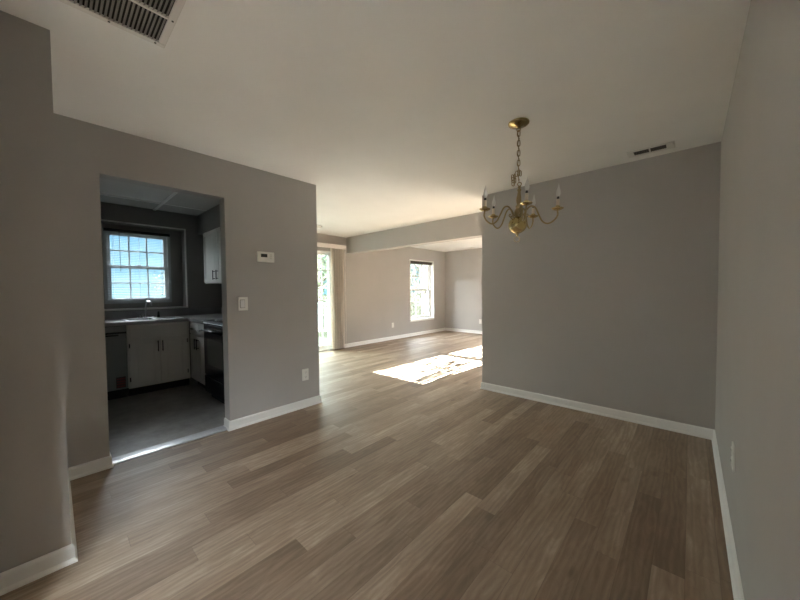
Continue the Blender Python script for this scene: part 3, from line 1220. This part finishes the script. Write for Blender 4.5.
# ------------------------------------------------------------------ ceiling vents
gr = thing('return_air_grille', 'large white slatted return air grille at the upper left of the ceiling', 'grille', (-1.56, -.02, H))
GX0, GX1, GY0, GY1 = -1.878, -1.245, -.42, .398
FWID = .028
c = bmesh.new()
zb = H - .012
box(c, GX0, GX0 + FWID, GY0, GY1, zb, H, .003)
box(c, GX1 - FWID, GX1, GY0, GY1, zb, H, .003)
box(c, GX0 + FWID, GX1 - FWID, GY0, GY0 + FWID, zb, H, .003)
box(c, GX0 + FWID, GX1 - FWID, GY1 - FWID, GY1, zb, H, .003)
obj('frame', c, 'grille', gr)
c = bmesh.new()
for x in (-1.662, -1.462):
    box(c, x - .005, x + .005, GY0 + FWID, GY1 - FWID, zb - .001, H - .001)
obj('divider', c, 'grille', gr)
c = bmesh.new()
box(c, GX0 + .01, GX1 - .01, GY0 + .01, GY1 - .01, H - .0012, H - .0004)
obj('backing', c, 'dark', gr)
c = bmesh.new()
n = 52
for i in range(n):
    y = GY0 + FWID + (GY1 - GY0 - 2 * FWID) * (i + .5) / n
    vs = [c.verts.new((x, y + dy, z)) for x in (GX0 + FWID, GX1 - FWID)
          for dy, z in ((-.0048, H - .0105), (-.0036, H - .0112), (.0048, H - .0025), (.0036, H - .0018))]
    for k in range(4):
        c.faces.new((vs[k], vs[(k + 1) % 4], vs[4 + (k + 1) % 4], vs[4 + k]))
    c.faces.new(vs[:4])
    c.faces.new(vs[4:])
obj('louvers', c, 'louver', gr)
for (x, y) in ((-1.862, .36), (-1.862, .20), (-1.662, .385), (-1.462, .385), (-1.862, -.2)):
    c = bmesh.new()
    lathe(c, [(.0045, zb), (.004, zb - .0018), (0, zb - .0022)], x, y, 10)
    obj('screw', c, 'screen', gr)

vt = thing('ceiling_vent', 'small white supply vent in the ceiling close to the partition wall', 'vent', (-.265, 3.46, H))
VX0, VX1, VY0, VY1 = -.425, -.108, 3.395, 3.545
c = bmesh.new()
VF = .028
zb = H - .007
box(c, VX0, VX0 + .045, VY0, VY1, zb, H, .002)
box(c, VX1 - .055, VX1, VY0, VY1, zb, H, .002)
box(c, VX0 + .045, VX1 - .055, VY0, VY0 + VF - .004, zb, H, .002)
box(c, VX0 + .045, VX1 - .055, VY1 - VF - .006, VY1, zb, H, .002)
xm = (VX0 + .045 + VX1 - .055) / 2
box(c, xm - .005, xm + .005, VY0 + VF, VY1 - VF, zb, H - .001)
obj('frame', c, 'grille', vt)
c = bmesh.new()
box(c, VX0 + .02, VX1 - .02, VY0 + .01, VY1 - .01, H - .0012, H - .0004)
obj('backing', c, 'dark', vt)
c = bmesh.new()
for s in (0, 1):
    xa = VX0 + .047 if s == 0 else xm + .006
    xb = xm - .006 if s == 0 else VX1 - .057
    for i in range(9):
        x = xa + (xb - xa) * (i + .5) / 9
        t = .003 if s else -.003
        vs = [c.verts.new((x + dx, y, z)) for y in (VY0 + VF - .004, VY1 - VF - .006)
              for dx, z in ((-.0015 - t, H - .0065), (.0015 - t, H - .0065), (.0015 + t, H - .0016), (-.0015 + t, H - .0016))]
        for k in range(4):
            c.faces.new((vs[k], vs[(k + 1) % 4], vs[4 + (k + 1) % 4], vs[4 + k]))
        c.faces.new(vs[:4])
        c.faces.new(vs[4:])
obj('louvers', c, 'brownblind', vt)
c = bmesh.new()
box(c, VX1 - .012, VX1 - .004, 3.42, 3.52, zb - .010, zb)
box(c, VX1 - .036, VX1 - .030, 3.455, 3.47, zb - .004, zb)
obj('lever', c, 'grille', vt)

# ------------------------------------------------------------------ chandelier
CX, CY = -0.913, 2.262
ch = thing('chandelier', 'brass five-arm candle chandelier hanging on a chain from the ceiling', 'chandelier', (CX, CY, H))
c = bmesh.new()
lathe(c, [(0, H), (.070, H), (.072, H - .006), (.068, H - .013), (.050, H - .020), (.020, H - .025), (.014, H - .034), (0, H - .036)], CX, CY, 32)
obj('canopy', c, 'brass', ch)


def link_pts(cx, cy, cz, hw, hl, ang):
    pts = []
    ca, sa = math.cos(ang), math.sin(ang)
    for k in range(16):
        t = k / 16 * math.tau
        u, z = hw * math.cos(t), (hl - hw) * (1 if math.sin(t) > 0 else -1) * min(1, abs(math.sin(t)) * 3) + hw * math.sin(t)
        pts.append((cx + u * ca, cy + u * sa, cz + z))
    return pts


c = bmesh.new()
tube(c, [(CX + .013 * math.cos(k / 16 * math.tau) * .93, CY + .013 * math.cos(k / 16 * math.tau) * .37, H - .047 + .013 * math.sin(k / 16 * math.tau))
         for k in range(16)], .0028, 6, closed=True)
z = H - .075
i = 0
while z > 2.035:
    tube(c, link_pts(CX, CY, z, .0095, .021, .4 + (i % 2) * math.pi / 2), .0026, 6, closed=True)
    z -= .0345
    i += 1
obj('chain', c, 'darkbrass', ch)
# spare chain gathered and hooked near the bottom
rx, ry = 0.927, 0.374
c = bmesh.new()
for k, (du, zz, a) in enumerate(((-.012, 2.085, .3), (-.026, 2.068, 1.6), (-.036, 2.045, .5), (-.030, 2.022, 1.9), (-.040, 2.062, 1.1), (-.022, 2.040, 2.4), (.012, 2.085, 1.2), (-.036, 2.02, .9))):
    tube(c, link_pts(CX + rx * du, CY + ry * du, zz, .010, .019, a), .003, 6, closed=True)
obj('spare_chain', c, 'darkbrass', ch)
# wire along chain
c = bmesh.new()
wp = []
for k in range(40):
    zz = H - .03 - k * (.40 / 39)
    wp.append((CX + .006 * math.sin(k * .9), CY + .006 * math.cos(k * .9), zz))
tube(c, wp, .0016, 5)
obj('wire', c, 'darkbrass', ch)
TD = (Vector((.374, -.927, 0)) * .62 + Vector((.927, .374, 0)) * .78).normalized()
TM = Matrix.Translation((CX + .006, CY + .002, 2.0)) @ Matrix.Rotation(math.radians(3.2), 4, Vector((0, 0, 1)).cross(TD)) @ Matrix.Translation((-CX, -CY, -2.0))


def tobj(name, bm, *a, **k):
    bmesh.ops.transform(bm, matrix=TM, verts=bm.verts)
    return obj(name, bm, *a, **k)


c = bmesh.new()
lathe(c, [(0, 1.998), (.008, 1.996), (.012, 1.988), (.007, 1.980), (.013, 1.974), (.015, 1.966), (.010, 1.958), (.012, 1.940), (.0165, 1.915),
          (.018, 1.895), (.014, 1.874), (.011, 1.866), (.019, 1.858), (.022, 1.850), (.016, 1.842), (.021, 1.832), (.026, 1.822), (.028, 1.808), (.026, 1.796),
          (.020, 1.790), (.024, 1.784), (.014, 1.778), (.013, 1.772)], CX, CY, 24)
tobj('column', c, 'darkbrass', ch)
c = bmesh.new()
tube(c, [(CX + .013 * math.cos(k / 16 * math.tau) * rx, CY + .013 * math.cos(k / 16 * math.tau) * ry, 2.009 + .013 * math.sin(k / 16 * math.tau)) for k in range(16)],
     .003, 6, closed=True)
tobj('top_loop', c, 'darkbrass', ch)
c = bmesh.new()
prof = [(.013, 1.781)]
for k in range(1, 16):
    t = k / 16 * math.pi
    prof.append((.0635 * math.sin(t), 1.7225 + .0605 * math.cos(t)))
prof += [(.010, 1.660), (.012, 1.655), (.007, 1.648), (.008, 1.642), (0, 1.638)]
lathe(c, prof, CX, CY, 32)
tobj('ball', c, 'brass', ch)
c = bmesh.new()
tube(c, [(CX + .0195 * math.cos(k / 20 * math.tau) * rx, CY + .0195 * math.cos(k / 20 * math.tau) * ry, 1.622 + .0195 * math.sin(k / 20 * math.tau)) for k in range(20)],
     .0028, 6, closed=True)
tobj('pull_ring', c, 'brass', ch)
tw = Vector((.374, -.927))
rt = Vector((.927, .374))
RB = .252
for k in range(5):
    a = math.radians(11 + 72 * k)
    d = tw * math.cos(a) + rt * math.sin(a)

    def Q(r, z):
        return (CX + d.x * r, CY + d.y * r, z - .025)
    c = bmesh.new()
    arm = spline([Q(.020, 1.812), Q(.040, 1.822), Q(.055, 1.850), Q(.082, 1.875), Q(.112, 1.862), Q(.135, 1.815), Q(.160, 1.768), Q(.195, 1.748),
                  Q(.232, 1.765), Q(.255, 1.800), Q(RB, 1.836)], 5)
    tube(c, arm, .0058, 8)
    # scroll at the hub
    cu = [Q(.058 + .020 * (1 - t / 14) * math.cos(t * .55 + 2.4), 1.815 + .020 * (1 - t / 14) * math.sin(t * .55 + 2.4)) for t in range(13)]
    tube(c, cu, .0038, 6)
    ar = tobj('arm', c, 'darkbrass', ch)
    bx, by = Q(RB, 0)[:2]
    c = bmesh.new()
    lathe(c, [(.008, 1.8070), (.020, 1.8090), (.036, 1.8170), (.0385, 1.8230), (.037, 1.8250), (.020, 1.8190), (.013, 1.8210)], bx, by, 24)
    lathe(c, [(.013, 1.8210), (.0165, 1.8260), (.0165, 1.8330), (.013, 1.8390), (0, 1.8390)], bx, by, 20)
    tobj('bobeche', c, 'brass', ar)
    c = bmesh.new()
    lathe(c, [(0, 1.8820), (.0100, 1.8820), (.0105, 1.8770), (.0105, 1.8370)], bx, by, 16)
    tobj('candle_sleeve', c, 'candle', ar)
    c = bmesh.new()
    lathe(c, [(0, 1.9020), (.0075, 1.9010), (.0080, 1.8820)], bx, by, 12)
    tobj('socket', c, 'black', ar)
    c = bmesh.new()
    lathe(c, [(0, 1.9885), (.0016, 1.9836), (.0035, 1.9730), (.0075, 1.9574), (.0125, 1.9400), (.0150, 1.9264), (.0145, 1.9148), (.0105, 1.9040), (.0075, 1.8990)], bx, by, 16)
    tobj('bulb', c, 'bulb', ar, label='clear flame tip bulb')

# ------------------------------------------------------------------ outdoors
GZ = -0.45
bm = bmesh.new()
box(bm, -120, 90, -90, 120, GZ - .5, GZ)
struct('ground', bm, 'lawn', 'lawn outside the windows', 'ground')
bm = bmesh.new()
for i in range(17):
    box(bm, -8.6, XWO, 1.4 + i * .23, 1.4 + i * .23 + .22, -.14, -.10)
box(bm, -8.5, XWO, 1.5, 5.2, GZ, -.14)
struct('floor_deck', bm, 'deck', 'wooden deck outside the sliding door', 'deck')
struct('added_eave', boxes((-6.45, XWO, YKL - .3, YBO + .3, 2.50, 2.62)), 'trim', 'white eave added to shade the left hand windows from high sky', 'eave')  # unseen overhang, added to cut high skylight on the window frames
rl = thing('deck_railing', 'white baluster railing along the deck outside the sliding door', 'railing', (-8.5, 3.9, -.10))
c = bmesh.new()
box(c, -8.54, -8.46, 1.4, 8.2, .86, .90)
obj('top_rail', c, 'vinyl', rl)
c = bmesh.new()
box(c, -8.525, -8.475, 1.4, 8.2, .0, .04)
obj('bottom_rail', c, 'vinyl', rl)
for k in range(5):
    c = bmesh.new()
    y = 1.45 + k * 1.68
    box(c, -8.55, -8.45, y - .05, y + .05, GZ, 1.0)
    obj('post', c, 'vinyl', rl)
c = bmesh.new()
for k in range(58):
    y = 1.55 + k * .115
    box(c, -8.515, -8.485, y - .017, y + .017, .04, .86)
bo = obj('balusters', c, 'vinyl', rl)
bo['kind'] = 'stuff'


def tree(name, x, y, h, r, mat, n, label, seed, low=.2, leaf=.11):
    rnd = random.Random(seed)
    t = thing(name, label, 'tree', (x, y, GZ), group='trees outside the windows')
    c = bmesh.new()
    tube(c, spline([(x, y, GZ), (x + .05, y - .05, GZ + h * .3), (x - .06, y + .04, GZ + h * .6), (x, y, GZ + h * .95)], 4),
         [.16 - .0105 * k for k in range(13)], 8)
    tips = []
    for k in range(16):
        z = GZ + h * (low + (.9 - low) * rnd.random())
        a = rnd.random() * math.tau
        ln = r * (.55 + .45 * rnd.random()) * (1.15 - (z - GZ) / h * .55)
        p0 = Vector((x, y, z))
        p2 = p0 + Vector((math.cos(a) * ln, math.sin(a) * ln, ln * .55))
        p1 = (p0 + p2) / 2 + Vector((0, 0, -.1))
        tube(c, spline([p0, p1, p2], 3), [.05, .042, .035, .03, .022, .015, .008], 6)
        tips += [p1, p2, (p1 + p2) / 2]
    obj('trunk', c, 'bark', t)
    vs, fs = [], []
    for k in range(n):
        p = rnd.choice(tips) + Vector((rnd.gauss(0, 1), rnd.gauss(0, 1), rnd.gauss(0, .8))) * r * .24
        a = Vector((rnd.gauss(0, 1), rnd.gauss(0, 1), rnd.gauss(0, 1))).normalized()
        b_ = a.orthogonal().normalized()
        s = leaf * (.6 + .8 * rnd.random())
        q = len(vs)
        vs += [p - a * s * .5 - Vector((x, y, GZ)), p + b_ * s * .28 - Vector((x, y, GZ)), p + a * s * .5 - Vector((x, y, GZ)), p - b_ * s * .28 - Vector((x, y, GZ))]
        fs.append((q, q + 1, q + 2, q + 3))
    me = bpy.data.meshes.new('foliage')
    me.from_pydata([tuple(v_) for v_ in vs], [], fs)
    me.materials.append(M[mat])
    o = bpy.data.objects.new('foliage', me)
    COL.objects.link(o)
    o.parent = t
    return t


tree('tree', -11.6, 7.6, 6.0, 2.0, 'leaf_b', 5000, 'green leafy tree right behind the deck railing', 1)
tree('tree', -19.5, 12.4, 7.5, 3.0, 'leaf_a', 5000, 'pale leafy tree farther off past the sliding door', 2, leaf=.15)
tree('tree', -11.5, 14.6, 6.5, 2.3, 'leaf_a', 7000, 'pale green tree outside the living room side window', 3, low=.04)
tree('tree', -16.0, 18.2, 8.0, 3.4, 'leaf_c', 9000, 'tan autumn tree farther off outside the side window', 4, low=.06, leaf=.15)
tree('tree', -26.0, 6.3, 2.4, 1.5, 'leaf_c', 2500, 'low tan tree far outside the kitchen window', 5, leaf=.14)

# bare shrub close outside the end window: its stems streak the sun patch
sh = thing('bare_shrub', 'leafless shrub standing outside the end wall window', 'shrub', (-2.7, 9.2, GZ))
rnd = random.Random(11)
c = bmesh.new()
for k in range(13):
    x = -3.45 + k * .10 + rnd.uniform(-.04, .04)
    y = 9.15 + rnd.uniform(-.12, .12)
    p = [Vector((x, y, GZ))]
    for q in range(5):
        p.append(p[-1] + Vector((rnd.uniform(-.05, .20), rnd.uniform(-.05, .05), .50 + .14 * rnd.random())))
    tube(c, spline(p, 3), [.032 - .0007 * q for q in range(16)], 6)
    for q in (2, 3, 4):
        e = p[q] + Vector((rnd.choice((-1, 1)) * rnd.uniform(.1, .25), rnd.uniform(-.05, .05), rnd.uniform(.25, .5)))
        tube(c, [p[q], (p[q] + e) / 2 + Vector((0, 0, -.03)), e], [.020, .015, .008], 5)
obj('stems', c, 'bark', sh)
